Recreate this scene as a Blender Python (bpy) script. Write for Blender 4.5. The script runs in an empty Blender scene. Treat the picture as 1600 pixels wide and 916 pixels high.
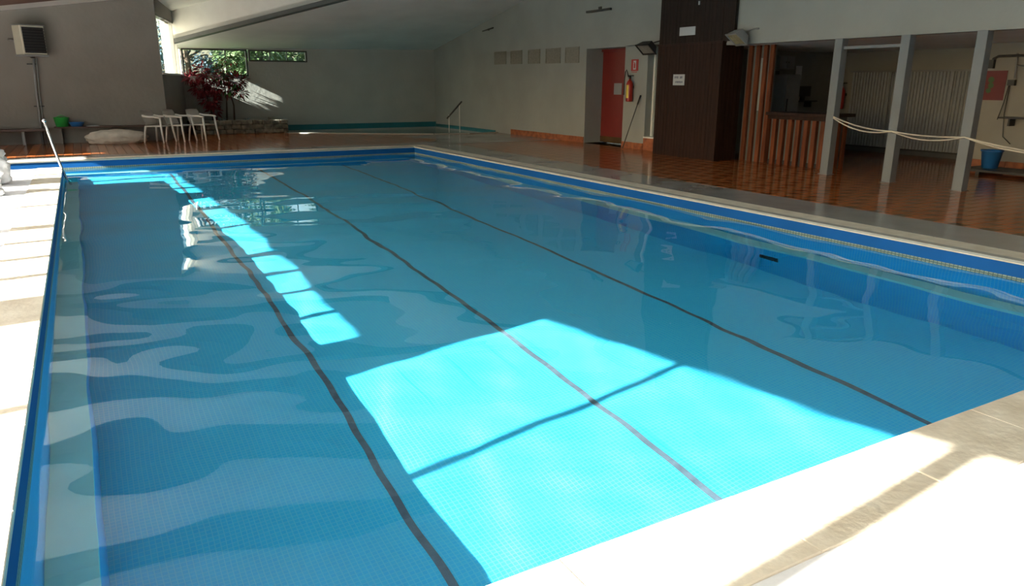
import bpy, bmesh, math, random
from mathutils import Vector, Matrix, noise
random.seed(7)
S = bpy.context.scene
C = S.collection
pi = math.pi
rad = math.radians

# ------------------------------------------------------------------ camera
FPX = 1150.76
def _ray(px, py):
    return Vector((px-800, -(py-458), -FPX)).normalized()
_Y = _ray(117, 128); _X = _ray(2893, 139)
_Z = _X.cross(_Y).normalized(); _X = _Y.cross(_Z).normalized()
cam = bpy.data.objects.new('camera', bpy.data.cameras.new('camera'))
cam.data.sensor_width = 36; cam.data.lens = FPX/1600*36
cam.data.clip_end = 500
cam.matrix_world = Matrix(((_X.x, _X.y, _X.z, 0), (_Y.x, _Y.y, _Y.z, 0), (_Z.x, _Z.y, _Z.z, 1.5), (0, 0, 0, 1)))
C.objects.link(cam); S.camera = cam

# ------------------------------------------------------------------ sky, sun, exposure
S.view_settings.view_transform = 'Standard'; S.view_settings.look = 'None'
S.view_settings.gamma = 1; S.view_settings.use_curve_mapping = False
S.view_settings.exposure = 1.3
SUN_EL, SUN_AZ = rad(25.8), rad(6.5)
w = bpy.data.worlds.new('sky'); S.world = w; w.use_nodes = True
nt = w.node_tree; bg = nt.nodes['Background']
sky = nt.nodes.new('ShaderNodeTexSky'); sky.sky_type = 'NISHITA'; sky.sun_disc = False
sky.sun_elevation = SUN_EL; sky.sun_rotation = rad(270)-SUN_AZ; sky.air_density = 1.2; sky.dust_density = 2.5
nt.links.new(sky.outputs[0], bg.inputs[0]); bg.inputs[1].default_value = 0.20
sl = bpy.data.lights.new('sun', 'SUN'); sl.energy = 18.5; sl.angle = rad(0.45); sl.color = (1, .95, .87)
sun = bpy.data.objects.new('sun', sl); C.objects.link(sun)
SD = Vector((math.cos(SUN_EL)*math.cos(SUN_AZ), math.cos(SUN_EL)*math.sin(SUN_AZ), -math.sin(SUN_EL)))
sun.rotation_euler = SD.to_track_quat('-Z', 'Y').to_euler(); sun.location = (-12, 0, 8)
sl.cycles.is_caustics_light = True
cy = S.cycles
cy.max_bounces = 12; cy.diffuse_bounces = 6; cy.glossy_bounces = 4; cy.transmission_bounces = 8
cy.transparent_max_bounces = 12; cy.sample_clamp_indirect = 4.0; cy.blur_glossy = 0.8
cy.caustics_refractive = True; cy.caustics_reflective = False; cy.use_denoising = True

# ------------------------------------------------------------------ materials
def node(nt, t, **k):
    n = nt.nodes.new(t)
    for a, b in k.items(): setattr(n, a, b)
    return n
def mat(name, col, rough=.6, metal=0, spec=.5, var=0, vscale=4, bump=0, bscale=20, stretch=None, col2=None, wet=0, world=False):
    m = bpy.data.materials.new(name); m.use_nodes = True; nt = m.node_tree; L = nt.links
    b = nt.nodes['Principled BSDF']
    b.inputs['Base Color'].default_value = (*col, 1); b.inputs['Roughness'].default_value = rough
    b.inputs['Metallic'].default_value = metal; b.inputs['Specular IOR Level'].default_value = spec
    tc = node(nt, 'ShaderNodeTexCoord'); mp = node(nt, 'ShaderNodeMapping'); L.new(node(nt, 'ShaderNodeNewGeometry').outputs['Position'] if world else tc.outputs['Object'], mp.inputs[0])
    if stretch: mp.inputs['Scale'].default_value = stretch
    if var or col2:
        n = node(nt, 'ShaderNodeTexNoise'); n.inputs['Scale'].default_value = vscale; n.inputs['Detail'].default_value = 5
        L.new(mp.outputs[0], n.inputs['Vector'])
        r = node(nt, 'ShaderNodeValToRGB'); r.color_ramp.elements[0].position = .35; r.color_ramp.elements[1].position = .68
        c2 = col2 or tuple(c*(1-var) for c in col)
        r.color_ramp.elements[0].color = (*c2, 1); r.color_ramp.elements[1].color = (*col, 1)
        L.new(n.outputs[0], r.inputs[0]); L.new(r.outputs[0], b.inputs['Base Color'])
    if bump:
        n2 = node(nt, 'ShaderNodeTexNoise'); n2.inputs['Scale'].default_value = bscale; n2.inputs['Detail'].default_value = 4
        L.new(mp.outputs[0], n2.inputs['Vector'])
        bp = node(nt, 'ShaderNodeBump'); bp.inputs['Strength'].default_value = bump; bp.inputs['Distance'].default_value = .02
        L.new(n2.outputs[0], bp.inputs['Height']); L.new(bp.outputs[0], b.inputs['Normal'])
    if wet:
        n3 = node(nt, 'ShaderNodeTexNoise'); n3.inputs['Scale'].default_value = .9
        L.new(mp.outputs[0], n3.inputs['Vector'])
        mr = node(nt, 'ShaderNodeMapRange'); mr.inputs[1].default_value = .35; mr.inputs[2].default_value = .65
        mr.inputs[3].default_value = rough*wet; mr.inputs[4].default_value = rough
        L.new(n3.outputs[0], mr.inputs[0]); L.new(mr.outputs[0], b.inputs['Roughness'])
    return m
def mosaic(name, plane, c1, c2, grout, size=.032, gw=.003):
    m = bpy.data.materials.new(name); m.use_nodes = True; nt = m.node_tree; L = nt.links
    b = nt.nodes['Principled BSDF']; b.inputs['Roughness'].default_value = .35; b.inputs['Specular IOR Level'].default_value = .15
    tc = node(nt, 'ShaderNodeTexCoord'); sp = node(nt, 'ShaderNodeSeparateXYZ'); cb = node(nt, 'ShaderNodeCombineXYZ')
    L.new(tc.outputs['Object'], sp.inputs[0])
    a, c = {'xy': (0, 1), 'yz': (1, 2), 'xz': (0, 2)}[plane]
    L.new(sp.outputs[a], cb.inputs[0]); L.new(sp.outputs[c], cb.inputs[1])
    br = node(nt, 'ShaderNodeTexBrick', offset=0.0, squash=1.0)
    br.inputs['Scale'].default_value = 1; br.inputs['Brick Width'].default_value = size; br.inputs['Row Height'].default_value = size
    br.inputs['Mortar Size'].default_value = gw; br.inputs['Mortar Smooth'].default_value = .3; br.inputs['Bias'].default_value = 0
    br.inputs['Color1'].default_value = (*c1, 1); br.inputs['Color2'].default_value = (*c2, 1); br.inputs['Mortar'].default_value = (*grout, 1)
    L.new(cb.outputs[0], br.inputs['Vector']); L.new(br.outputs['Color'], b.inputs['Base Color'])
    return m
M = {}
M['plaster'] = mat('white_plaster', (.31, .325, .31), .85, var=.10, vscale=1.2, bump=.35, bscale=9)
M['plasterA'] = mat('cream_plaster', (.25, .235, .21), .85, var=.12, vscale=1.0, bump=.35, bscale=9)
M['ceiling'] = mat('ceiling_plaster', (.78, .80, .77), .8, var=.14, vscale=.7, bump=.2, bscale=3)
M['plasterB'] = mat('back_wall_plaster', (.42, .425, .395), .85, var=.10, vscale=1.2, bump=.35, bscale=9)
M['dimpaper'] = mat('grey_paper', (.26, .28, .30), .6)
M['white'] = mat('white_paint', (.8, .8, .77), .6, var=.05, vscale=3)
M['beamtrim'] = mat('dark_trim', (.10, .11, .11), .6, var=.2)
M['deck'] = mat('white_deck', (.78, .78, .80), .55, var=.05, vscale=5, bump=.1, bscale=40)
M['coping'] = mat('travertine_coping', (.76, .69, .57), .55, col2=(.62, .54, .42), vscale=6, stretch=(1, 1, 1), bump=.25, bscale=22)
M['coping_edge'] = mat('pale_edge', (.40, .38, .33), .6, var=.15, vscale=8)
M['concrete'] = mat('grey_terrazzo', (.33, .32, .30), .22, var=.14, vscale=2.5, wet=.4)
M['terra'] = mat('terracotta', (.46, .14, .045), .13, spec=.35, col2=(.38, .11, .03), vscale=2, world=True)
M['terra_dark'] = mat('dark_glazed_tile', (.10, .06, .028), .13, spec=.35, var=.3, vscale=2, world=True)
M['grout'] = mat('grout', (.13, .09, .07), .6, var=.2)
M['skirt'] = mat('terracotta_skirting', (.40, .13, .05), .5, col2=(.20, .06, .03), vscale=7)
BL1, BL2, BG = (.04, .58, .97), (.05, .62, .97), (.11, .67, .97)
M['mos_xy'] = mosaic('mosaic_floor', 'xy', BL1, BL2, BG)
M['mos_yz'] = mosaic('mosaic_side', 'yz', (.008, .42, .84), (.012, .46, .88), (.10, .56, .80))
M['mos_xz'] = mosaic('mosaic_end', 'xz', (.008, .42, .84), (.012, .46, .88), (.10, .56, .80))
M['ledge'] = mat('aqua_ledge', (.36, .86, .84), .5, var=.1, vscale=2)
M['blue'] = mat('blue_freeboard_paint', (.003, .09, .30), .6, spec=.2, var=.12, vscale=2)
M['wl_yz'] = mosaic('waterline_side', 'yz', (.20, .26, .22), (.26, .32, .26), (.08, .12, .11), .04, .005)
M['wl_xz'] = mosaic('waterline_end', 'xz', (.20, .26, .22), (.26, .32, .26), (.08, .12, .11), .04, .005)
M['lane'] = mat('lane_line_tile', (.13, .20, .26), .4, var=.3, vscale=12)
M['teal'] = mat('teal_paint', (.02, .17, .21), .4, var=.2, vscale=3)
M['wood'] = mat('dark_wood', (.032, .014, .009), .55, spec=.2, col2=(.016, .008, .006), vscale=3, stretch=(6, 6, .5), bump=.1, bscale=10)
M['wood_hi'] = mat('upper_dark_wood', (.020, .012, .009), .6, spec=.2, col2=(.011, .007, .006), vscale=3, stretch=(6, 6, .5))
M['slat'] = mat('orange_wood_slat', (.18, .05, .018), .55, spec=.25, col2=(.09, .026, .011), vscale=3, stretch=(5, 5, .6))
M['slatback'] = mat('grey_panel_behind_slats', (.10, .11, .10), .7, var=.2)
M['bench'] = mat('brown_bench_wood', (.11, .06, .045), .5, var=.3, stretch=(.5, 5, 5))
M['greypost'] = mat('grey_painted_post', (.17, .19, .205), .45, var=.08)
M['reddoor'] = mat('red_door_paint', (.19, .020, .016), .4, var=.15, vscale=2)
M['red'] = mat('red_enamel', (.34, .02, .012), .3)
M['redsign'] = mat('red_sign', (.36, .015, .018), .4)
M['yellow'] = mat('yellow_label', (.65, .50, .04), .4)
M['black'] = mat('black_plastic', (.015, .015, .017), .45)
M['darkmetal'] = mat('dark_metal', (.05, .05, .05), .5, metal=.3)
M['steel'] = mat('stainless_steel', (.75, .76, .78), .18, metal=1)
M['greymetal'] = mat('grey_metal', (.30, .31, .31), .5, metal=.2, var=.15)
M['beige'] = mat('beige_sheet_metal', (.56, .54, .43), .5, var=.06)
M['grille'] = mat('vent_grille_grey', (.24, .23, .20), .7, var=.2, vscale=20)
M['paper'] = mat('paper_white', (.44, .46, .48), .6)
M['ink'] = mat('ink', (.04, .05, .12), .6)
M['plwhite'] = mat('white_plastic', (.78, .77, .73), .35)
M['bag'] = mat('white_polythene', (.72, .74, .76), .3, var=.12, vscale=6, bump=.5, bscale=12)
M['tarp'] = mat('cream_canvas', (.62, .58, .50), .8, var=.2, vscale=6, bump=.6, bscale=9)
M['green'] = mat('green_plastic', (.04, .42, .08), .4)
M['bluepl'] = mat('blue_plastic', (.03, .16, .45), .35)
M['rope'] = mat('cream_rope', (.55, .52, .44), .8, bump=.4, bscale=90)
M['stone'] = mat('planter_stone', (.26, .24, .19), .85, col2=(.07, .07, .055), vscale=7, bump=.7, bscale=14)
M['soil'] = mat('soil', (.05, .035, .025), .95, bump=.6, bscale=30)
M['bark'] = mat('bark', (.07, .045, .03), .9, bump=.5, bscale=30)
M['leafred'] = mat('red_leaf', (.30, .022, .035), .5, col2=(.14, .015, .02), vscale=8)
M['leafgreen'] = mat('green_leaf', (.09, .20, .04), .6, col2=(.04, .11, .03), vscale=8)
M['treeleaf'] = mat('tree_leaf', (.13, .20, .075), .6, col2=(.07, .12, .055), vscale=3)
M['darkleaf'] = mat('conifer_leaf', (.08, .14, .17), .7, col2=(.05, .09, .11), vscale=3)
M['grass'] = mat('lawn', (.10, .17, .05), .9, col2=(.06, .11, .03), vscale=3)
M['pave'] = mat('outdoor_paving', (.45, .43, .38), .8, var=.15, vscale=2)
M['curtain'] = mat('pale_corrugated_panel', (.24, .26, .265), .6, var=.08)
M['frosted'] = mat('frosted_pane', (.22, .25, .23), .35)
M['winframe'] = mat('dark_window_frame', (.045, .045, .04), .5)
M['lens'] = mat('floodlight_lens', (.40, .36, .22), .25, var=.25, vscale=14)
M['poster'] = mat('red_poster', (.17, .022, .022), .5, var=.15)
M['postergreen'] = mat('poster_green', (.06, .12, .03), .5, var=.2)
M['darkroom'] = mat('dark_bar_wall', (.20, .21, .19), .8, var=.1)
M['alcove'] = mat('alcove_plaster', (.34, .33, .29), .8, var=.1, vscale=1.5)
# window glass: thin pane
g = bpy.data.materials.new('window_glass'); g.use_nodes = True; nt = g.node_tree; nt.nodes.clear()
o_ = node(nt, 'ShaderNodeOutputMaterial'); mx = node(nt, 'ShaderNodeMixShader'); tr = node(nt, 'ShaderNodeBsdfTransparent'); gl = node(nt, 'ShaderNodeBsdfGlossy')
gl.inputs['Roughness'].default_value = .02; tr.inputs[0].default_value = (.92, .96, .95, 1); mx.inputs[0].default_value = .06
nt.links.new(tr.outputs[0], mx.inputs[1]); nt.links.new(gl.outputs[0], mx.inputs[2]); nt.links.new(mx.outputs[0], o_.inputs[0]); M['glass'] = g
# water
wm = bpy.data.materials.new('water'); wm.use_nodes = True; nt = wm.node_tree; nt.nodes.clear()
o_ = node(nt, 'ShaderNodeOutputMaterial'); gb = node(nt, 'ShaderNodeBsdfGlass'); gb.inputs['IOR'].default_value = 1.333
gb.inputs['Roughness'].default_value = 0; gb.inputs['Color'].default_value = (.97, 1, 1, 1)
nt.links.new(gb.outputs[0], o_.inputs[0]); M['water'] = wm
# almost clear glass for the sheets added to guide sun caustics onto the pool floor
ws = wm.copy(); ws.name = 'caustic_sheet'; nt = ws.node_tree; gb = [n for n in nt.nodes if n.type == 'BSDF_GLASS'][0]; o_ = [n for n in nt.nodes if n.type == 'OUTPUT_MATERIAL'][0]
mx = node(nt, 'ShaderNodeMixShader'); mx.inputs[0].default_value = .995; tr = node(nt, 'ShaderNodeBsdfTransparent')
nt.links.new(gb.outputs[0], mx.inputs[1]); nt.links.new(tr.outputs[0], mx.inputs[2]); nt.links.new(mx.outputs[0], o_.inputs[0]); M['caustic_sheet'] = ws

# ------------------------------------------------------------------ helpers
def link(o, parent=None):
    C.objects.link(o)
    if parent is not None:
        o.parent = parent
        o.matrix_parent_inverse = parent.matrix_basis.inverted() if parent.parent is None else (parent.parent.matrix_basis @ parent.matrix_parent_inverse @ parent.matrix_basis).inverted()
    return o
def tag(o, label=None, cat=None, group=None, kind=None):
    if label: o['label'] = label
    if cat: o['category'] = cat
    if group: o['group'] = group
    if kind: o['kind'] = kind
    return o
def meshobj(name, bm, m, parent=None, smooth=False):
    me = bpy.data.meshes.new(name); bm.normal_update(); bm.to_mesh(me); bm.free()
    for k in (m if isinstance(m, (list, tuple)) else [m]): me.materials.append(M[k] if isinstance(k, str) else k)
    if smooth:
        for p in me.polygons: p.use_smooth = True
    return link(bpy.data.objects.new(name, me), parent)
def thing(name, label, cat, loc=(0, 0, 0), group=None):
    o = bpy.data.objects.new(name, None); o.empty_display_size = .1; o.location = loc
    C.objects.link(o); return tag(o, label, cat, group)
def bx(bm, a, b, mi=0, mtx=None):
    vs = [bm.verts.new((x, y, z)) for x in (a[0], b[0]) for y in (a[1], b[1]) for z in (a[2], b[2])]
    if mtx is not None:
        for v in vs: v.co = mtx @ v.co
    for f in ((0, 1, 3, 2), (4, 6, 7, 5), (0, 4, 5, 1), (2, 3, 7, 6), (0, 2, 6, 4), (1, 5, 7, 3)):
        fc = bm.faces.new([vs[i] for i in f]); fc.material_index = mi
    return vs
def box(name, a, b, m, parent=None, bevel=0, mtx=None):
    bm = bmesh.new(); bx(bm, a, b, 0, mtx)
    if bevel: bmesh.ops.bevel(bm, geom=bm.edges[:], offset=bevel, segments=1, affect='EDGES')
    bmesh.ops.recalc_face_normals(bm, faces=bm.faces[:])
    return meshobj(name, bm, m, parent)
def tube(bm, pts, r, n=8, cap=True):
    pts = [Vector(p) for p in pts]; rs = r if isinstance(r, (list, tuple)) else [r]*len(pts)
    rings = []; up = Vector((0, 0, 1))
    for i, p in enumerate(pts):
        d = (pts[min(i+1, len(pts)-1)]-pts[max(i-1, 0)]).normalized()
        s = d.cross(up if abs(d.z) < .95 else Vector((1, 0, 0))).normalized(); t = d.cross(s)
        rings.append([bm.verts.new(p+(s*math.cos(2*pi*k/n)+t*math.sin(2*pi*k/n))*rs[i]) for k in range(n)])
    for a, b in zip(rings, rings[1:]):
        for k in range(n): bm.faces.new((a[k], a[(k+1) % n], b[(k+1) % n], b[k]))
    if cap:
        bm.faces.new(rings[0]); bm.faces.new(rings[-1][::-1])
def tubeobj(name, pts, r, m, parent=None, n=8):
    bm = bmesh.new(); tube(bm, pts, r, n); bmesh.ops.recalc_face_normals(bm, faces=bm.faces[:])
    return meshobj(name, bm, m, parent, smooth=True)
def prism(name, poly, z0, z1, m, parent=None):
    """poly: list of xy; z0/z1 numbers or functions of (x, y)"""
    f0 = z0 if callable(z0) else (lambda x, y: z0); f1 = z1 if callable(z1) else (lambda x, y: z1)
    bm = bmesh.new(); lo = [bm.verts.new((x, y, f0(x, y))) for x, y in poly]; hi = [bm.verts.new((x, y, f1(x, y))) for x, y in poly]
    bm.faces.new(lo[::-1]); bm.faces.new(hi)
    for i in range(len(poly)):
        j = (i+1) % len(poly); bm.faces.new((lo[i], lo[j], hi[j], hi[i]))
    bmesh.ops.recalc_face_normals(bm, faces=bm.faces[:])
    return meshobj(name, bm, m, parent)
def struct(o): o['kind'] = 'structure'; return o
def setpart(o, **k):
    for a, b in k.items(): o[a] = b
    return o
def text(name, body, size, m, loc, xdir, parent, up=Vector((0, 0, 1)), ext=.001):
    cu = bpy.data.curves.new(name, 'FONT'); cu.body = body; cu.size = size; cu.extrude = ext; cu.align_x = 'CENTER'; cu.align_y = 'CENTER'
    cu.materials.append(M[m]); o = bpy.data.objects.new(name, cu)
    xd = Vector(xdir).normalized(); zd = xd.cross(up).normalized()
    dg = None
    C.objects.link(o)
    bpy.context.view_layer.update(); dg = bpy.context.evaluated_depsgraph_get()
    me = bpy.data.meshes.new_from_object(o.evaluated_get(dg)); bpy.data.objects.remove(o)
    R3 = Matrix((xd, up, zd)).transposed().to_4x4(); R3.translation = Vector(loc); me.transform(R3)
    o2 = bpy.data.objects.new(name, me); link(o2, parent); return o2

# ------------------------------------------------------------------ dimensions
PX0, PX1, PY0, PY1 = -.40, 7.05, 1.73, 17.2      # pool
NX, NY = -1.6, 15.8                              # recess of the pool, far left corner
ZW = -.175; AX = 11.15
YB, YA, XR, XL = 25.9, 22.2, 11.5, -5.0
def zA(x, y): return 3.505+.1534*(x-2.69)-.0778*(y-25.1)
def z2(x, y): return 2.648+.0183*(x-2.69)-.1756*(y-25.1)

# ------------------------------------------------------------------ floor slabs
struct(prism('floor', [(XL, -5), (PX0-.4, -5), (PX0-.4, NY), (NX, NY), (NX, PY1+.4), (XL, PY1+.4)], -.12, -.004, 'deck'))
struct(prism('floor', [(PX0-.4, -5), (PX1+.4, -5), (PX1+.4, PY0-.4), (PX0-.4, PY0-.4)], -.12, -.004, 'deck'))
struct(prism('floor', [(PX1+.4, -5), (8.33, -5), (8.33, 17.6), (PX1+.4, 17.6)], -.3, -.002, 'concrete'))
# terracotta floors: grout slab, then real tiles
KP = [(5.6, 25.9), (5.6, 23.7), (6.4, 23.3), (7.4, 22.6), (8.4, 21.9), (9.4, 21.3), (10.4, 21.05), (11.5, 21.2), (11.5, 25.9)]   # small pool outline
ftile = struct(prism('floor', [(8.33, -5), (17, -5), (17, 17.6), (8.33, 17.6)], -.3, -.008, 'grout'))
ffar = struct(prism('floor', [(XL, 17.6), (11.5, 17.6), (11.5, 21.2), (10.4, 21.05), (9.4, 21.3), (8.4, 21.9), (7.4, 22.6), (6.4, 23.3), (5.6, 23.7), (5.6, 25.9), (2.95, 25.9), (XL, 25.9)], -.3, -.008, 'grout'))
# grey terrazzo walk round the pool, proud of the tiles by a hair
struct(prism('trim_1', [(NX, 17.6), (8.33, 17.6), (11.5, 17.6), (11.5, 20.0), (10.6, 20.3), (9.2, 20.8), (8.0, 20.6), (8.6, 19.3), (8.2, 18.5), (6.5, 18.25), (NX, 18.15)], -.05, .001, 'concrete'))
T = .17
def tile_bm(bm, x, y, mi, g=.004):
    bx(bm, (x+g, y+g, -.02), (x+T-g, y+T-g, 0), mi)
def is_dark(i, j): return i % 2 == 0 and (j+i//2) % 2 == 0
protoA = None; cells = []
for i in range(int((17-8.33)/T)):
    for j in range(int(22.6/T)):
        cells.append((i, j))
near = [c for c in cells if 8.33+c[0]*T < 11.05 and 3.6 < -5+c[1]*T < 17.4]
near.sort(key=lambda c: math.hypot(8.33+c[0]*T, -5+c[1]*T))
near = set(near[:296]); 
meshes = {}
for d in (0, 1):
    bm = bmesh.new(); bx(bm, (.004, .004, -.02), (T-.004, T-.004, 0)); bmesh.ops.recalc_face_normals(bm, faces=bm.faces[:])
    me = bpy.data.meshes.new('tile'); bm.to_mesh(me); bm.free(); me.materials.append(M['terra_dark' if d else 'terra']); meshes[d] = me
for c in sorted(near):
    o = bpy.data.objects.new('tile', meshes[1 if is_dark(*c) else 0]); link(o, ftile); o.location = (8.33+c[0]*T, -5+c[1]*T, 0)
bm = bmesh.new()
for c in cells:
    if c not in near: tile_bm(bm, 8.33+c[0]*T, -5+c[1]*T, 1 if is_dark(*c) else 0)
meshobj('floor_tiles', bm, ['terra', 'terra_dark'], ftile)['kind'] = 'stuff'
def inside(x, y, P):
    r = False
    for k in range(len(P)):
        (x1, y1), (x2, y2) = P[k], P[k-1]
        if (y1 > y) != (y2 > y) and x < (x2-x1)*(y-y1)/(y2-y1)+x1: r = not r
    return r
bm = bmesh.new()
for i in range(int(16.5/T)):
    for j in range(int(8.2/T)):
        x, y = XL+i*T, 17.6+j*T
        if any(inside(x+a, y+b, KP) for a in (0, T) for b in (0, T)) or x+T > 11.5: continue
        tile_bm(bm, x, y, 1 if is_dark(i, j) else 0)
meshobj('floor_tiles', bm, ['terra', 'terra_dark'], ffar)['kind'] = 'stuff'

# ------------------------------------------------------------------ pool basin
def zf(y): return -1.5-.5*min(1, max(0, (17.2-y)/7.2))
pool = thing('swimming_pool', 'large rectangular swimming pool lined with blue mosaic, set in the floor', 'swimming pool', (3.3, 9, -2.1))
bm = bmesh.new()
ys = [PY0, 6, 9.98, 10.0, 13, PY1]
rows = [[bm.verts.new((x, y, zf(y))) for x in (NX, PX0, PX1)] for y in ys]
for a, b in zip(rows, rows[1:]):
    for k in (0, 1): bm.faces.new((a[k], a[k+1], b[k+1], b[k]))
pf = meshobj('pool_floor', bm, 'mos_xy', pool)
recv = [pf]
def wallq(name, p, q, z0, z1, m, th=.12, parent=None):
    """vertical slab from xy p to xy q, front on the left-hand side, thickness to the right"""
    p, q = Vector(p), Vector(q); d = (q-p).normalized(); n = Vector((d.y, -d.x))*th
    return prism(name, [tuple(p), tuple(q), tuple(q+n), tuple(p+n)], z0, z1, m, parent if parent is not None else pool)
sides = [((PX0, PY0), (PX1, PY0), 'xz'), ((PX1, PY0), (PX1, PY1), 'yz'), ((PX1, PY1), (NX, PY1), 'xz'),
         ((NX, PY1), (NX, NY), 'yz'), ((NX, NY), (PX0, NY), 'xz'), ((PX0, NY), (PX0, PY0), 'yz')]
for p, q, pl in sides:
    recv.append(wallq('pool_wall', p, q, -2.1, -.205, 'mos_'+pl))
    setpart(wallq('waterline_tiles', p, q, -.205, -.142, 'wl_'+pl), label='grey green waterline mosaic')
    wallq('freeboard_band', p, q, -.142, -.028, 'blue')
for (p, q, pl) in (sides[0], sides[1], sides[2], sides[5]):
    p_, q_ = Vector(p), Vector(q); d = (q_-p_).normalized(); n = Vector((-d.y, d.x))*.21
    o = prism('pool_ledge', [p, q, tuple(q_+n), tuple(p_+n)], -1.06, -.98, 'ledge', pool); recv.append(o)
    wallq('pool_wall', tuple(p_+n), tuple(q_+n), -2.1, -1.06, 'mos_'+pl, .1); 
recv += [o for o in pool.children if o.name.startswith('pool_wall')]
for lx in (1.46, 3.27, 5.12):
    bm = bmesh.new(); pr = None
    for k in range(60):
        y = 2.0+(16.95-2.0)*k/59
        c = [bm.verts.new((lx+s*.026, y, zf(y)+.006)) for s in (-1, 1)]
        if pr: bm.faces.new((pr[0], pr[1], c[1], c[0]))
        pr = c
    recv.append(setpart(meshobj('lane_line', bm, 'lane', pool), label='dark tiled lane line'))
# inlet fitting in the right wall
o = box('inlet_grille', (PX1-.20-.02, 5.7, -1.5), (PX1-.20, 5.95, -1.35), 'black', pool)

# coping stones, one by one
coping = []
def stones(x0, y0, x1, y1, n, alongx, lab):
    root = struct(prism('trim_2', [(x0, y0), (x1, y0), (x1, y1), (x0, y1)], -.026, -.012, 'coping'))
    for k in range(n):
        g = .0012
        if alongx: a = (x0+(x1-x0)*k/n+g, y0); b = (x0+(x1-x0)*(k+1)/n-g, y1)
        else: a = (x0, y0+(y1-y0)*k/n+g); b = (x1, y0+(y1-y0)*(k+1)/n-g)
        dz = random.uniform(0, .0015)
        bm = bmesh.new(); bx(bm, (*a, -.012), (*b, .004+dz))
        bmesh.ops.bevel(bm, geom=[e for e in bm.edges if all(v.co.z > 0 for v in e.verts)], offset=.004, segments=1, affect='EDGES')
        bmesh.ops.recalc_face_normals(bm, faces=bm.faces[:])
        meshobj('coping_stone', bm, 'coping', root)
    return root
stones(PX0-.4, PY0-.4, PX0+.0, NY, 18, False, '')
stones(PX0, PY0-.4, PX1+.4, PY0, 10, True, '')
stones(PX1, PY0, PX1+.4, PY1, 24, False, '')
stones(NX, PY1, PX1+.4, PY1+.4, 14, True, '')
# pale worn nosing along the inner edge of the right and far coping
struct(prism('trim_3', [(PX1-.012, PY0), (PX1+.09, PY0), (PX1+.09, PY1+.09), (PX1-.012, PY1)], -.012, .009, 'coping_edge'))
struct(prism('trim_3', [(NX, PY1-.012), (PX1-.012, PY1-.012), (PX1-.012, PY1+.07), (NX, PY1+.07)], -.012, .009, 'coping_edge'))

# ------------------------------------------------------------------ water
rnd = random.Random(3)
waves = []
for k in range(26):
    lam = rnd.choice([.55, .8, 1.1, 1.5, 2.1, 3.0]) * rnd.uniform(.85, 1.15)
    th = rnd.gauss(pi/2-.1, .75); amp = .0011*lam**1.1
    waves.append((2*pi/lam*math.cos(th), 2*pi/lam*math.sin(th), rnd.uniform(0, 2*pi), amp))
def wz(x, y):
    h = .0009*math.sin(11*x+3*y+1.3*math.sin(2*y))*math.sin(1.7*x-9*y+math.sin(3*x))+sum(a*math.sin(kx*x+ky*y+ph) for kx, ky, ph, a in waves)
    m = .55+.6*(noise.noise(Vector((x*.35, y*.28, 3)))+.5)
    return h*m*WAMP
WAMP = .62
bm = bmesh.new(); st = .05
nx = int(round((PX1-NX)/st)); ny = int(round((PY1-PY0)/st)); grid = {}
def wv(i, j):
    if (i, j) not in grid:
        x = NX+(PX1-NX)*i/nx; y = PY0+(PY1-PY0)*j/ny; grid[(i, j)] = bm.verts.new((x, y, ZW+wz(x, y)))
    return grid[(i, j)]
for i in range(nx):
    for j in range(ny):
        x = NX+(PX1-NX)*(i+.5)/nx; y = PY0+(PY1-PY0)*(j+.5)/ny
        if x < PX0 and y < NY: continue
        bm.faces.new((wv(i, j), wv(i+1, j), wv(i+1, j+1), wv(i, j+1)))
# added near-clear sheets before the lining; tilted normals steer refracted sun to the floor
sheet_n = {}
e = .003
for p, q, n in (((PX0+e, NY), (PX0+e, PY0), (-1, 0)), ((NX+e, PY1), (NX+e, NY), (-1, 0)), ((NX, NY+e), (PX0, NY+e), (0, -1)), ((PX0, PY0+e), (PX1, PY0+e), (0, -1))):
    v = [bm.verts.new(c) for c in ((*p, -2.06), (*q, -2.06), (*q, ZW), (*p, ZW))]
    f = bm.faces.new(v); f.normal_update()
    if f.normal.dot(Vector((*n, 0))) < 0: f.normal_flip()
    f.material_index = 1
    for x in v: sheet_n[x] = Vector((n[0]*.087, n[1]*.087, 1)).normalized()
bm.verts.index_update(); sheet_n = {v.index: n for v, n in sheet_n.items()}
water = meshobj('pool_water', bm, ['water', 'caustic_sheet'], pool, smooth=True)
water.data.normals_split_custom_set_from_vertices([sheet_n.get(v.index, v.normal) for v in water.data.vertices])
water.cycles.is_caustics_caster = True
for o in recv: o.cycles.is_caustics_receiver = True

# ------------------------------------------------------------------ small pool at the far right
kp = thing('children_pool', 'shallow teal pool with curved front in the far right corner', 'pool', (8.5, 23.5, -.5))
prism('pool_floor', KP, -.6, -.5, 'teal', kp)
for a, b in zip(KP, KP[1:]):
    if a[0] == 11.5 and b[0] == 11.5: continue
    wallq('pool_wall', b, a, -.5, -.004, 'teal', -.08, kp)
bm = bmesh.new()
for (a, b) in zip(KP[:-1], KP[1:]):
    pass
o = prism('water_surface', KP, -.14, -.12, 'glass', kp)
box('teal_upstand', (5.6, 25.87, -.05), (11.5, 25.897, .13), 'teal', kp); box('teal_upstand', (11.47, 21.2, -.05), (11.497, 25.9, .06), 'teal', kp)
for a, b in zip(KP[1:-1], KP[2:-1]):
    a_, b_ = Vector(a), Vector(b); d = (b_-a_).normalized(); n = Vector((d.y, -d.x))*.16
    setpart(prism('rim', [a, b, tuple(b_+n), tuple(a_+n)], -.004, .014, 'coping_edge', kp), label='pale rim')

# ------------------------------------------------------------------ walls and roof
def wallbox(name, a, b, m, parent=None):
    o = box(name, a, b, m, parent); 
    if parent is None: struct(o)
    return o
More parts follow.
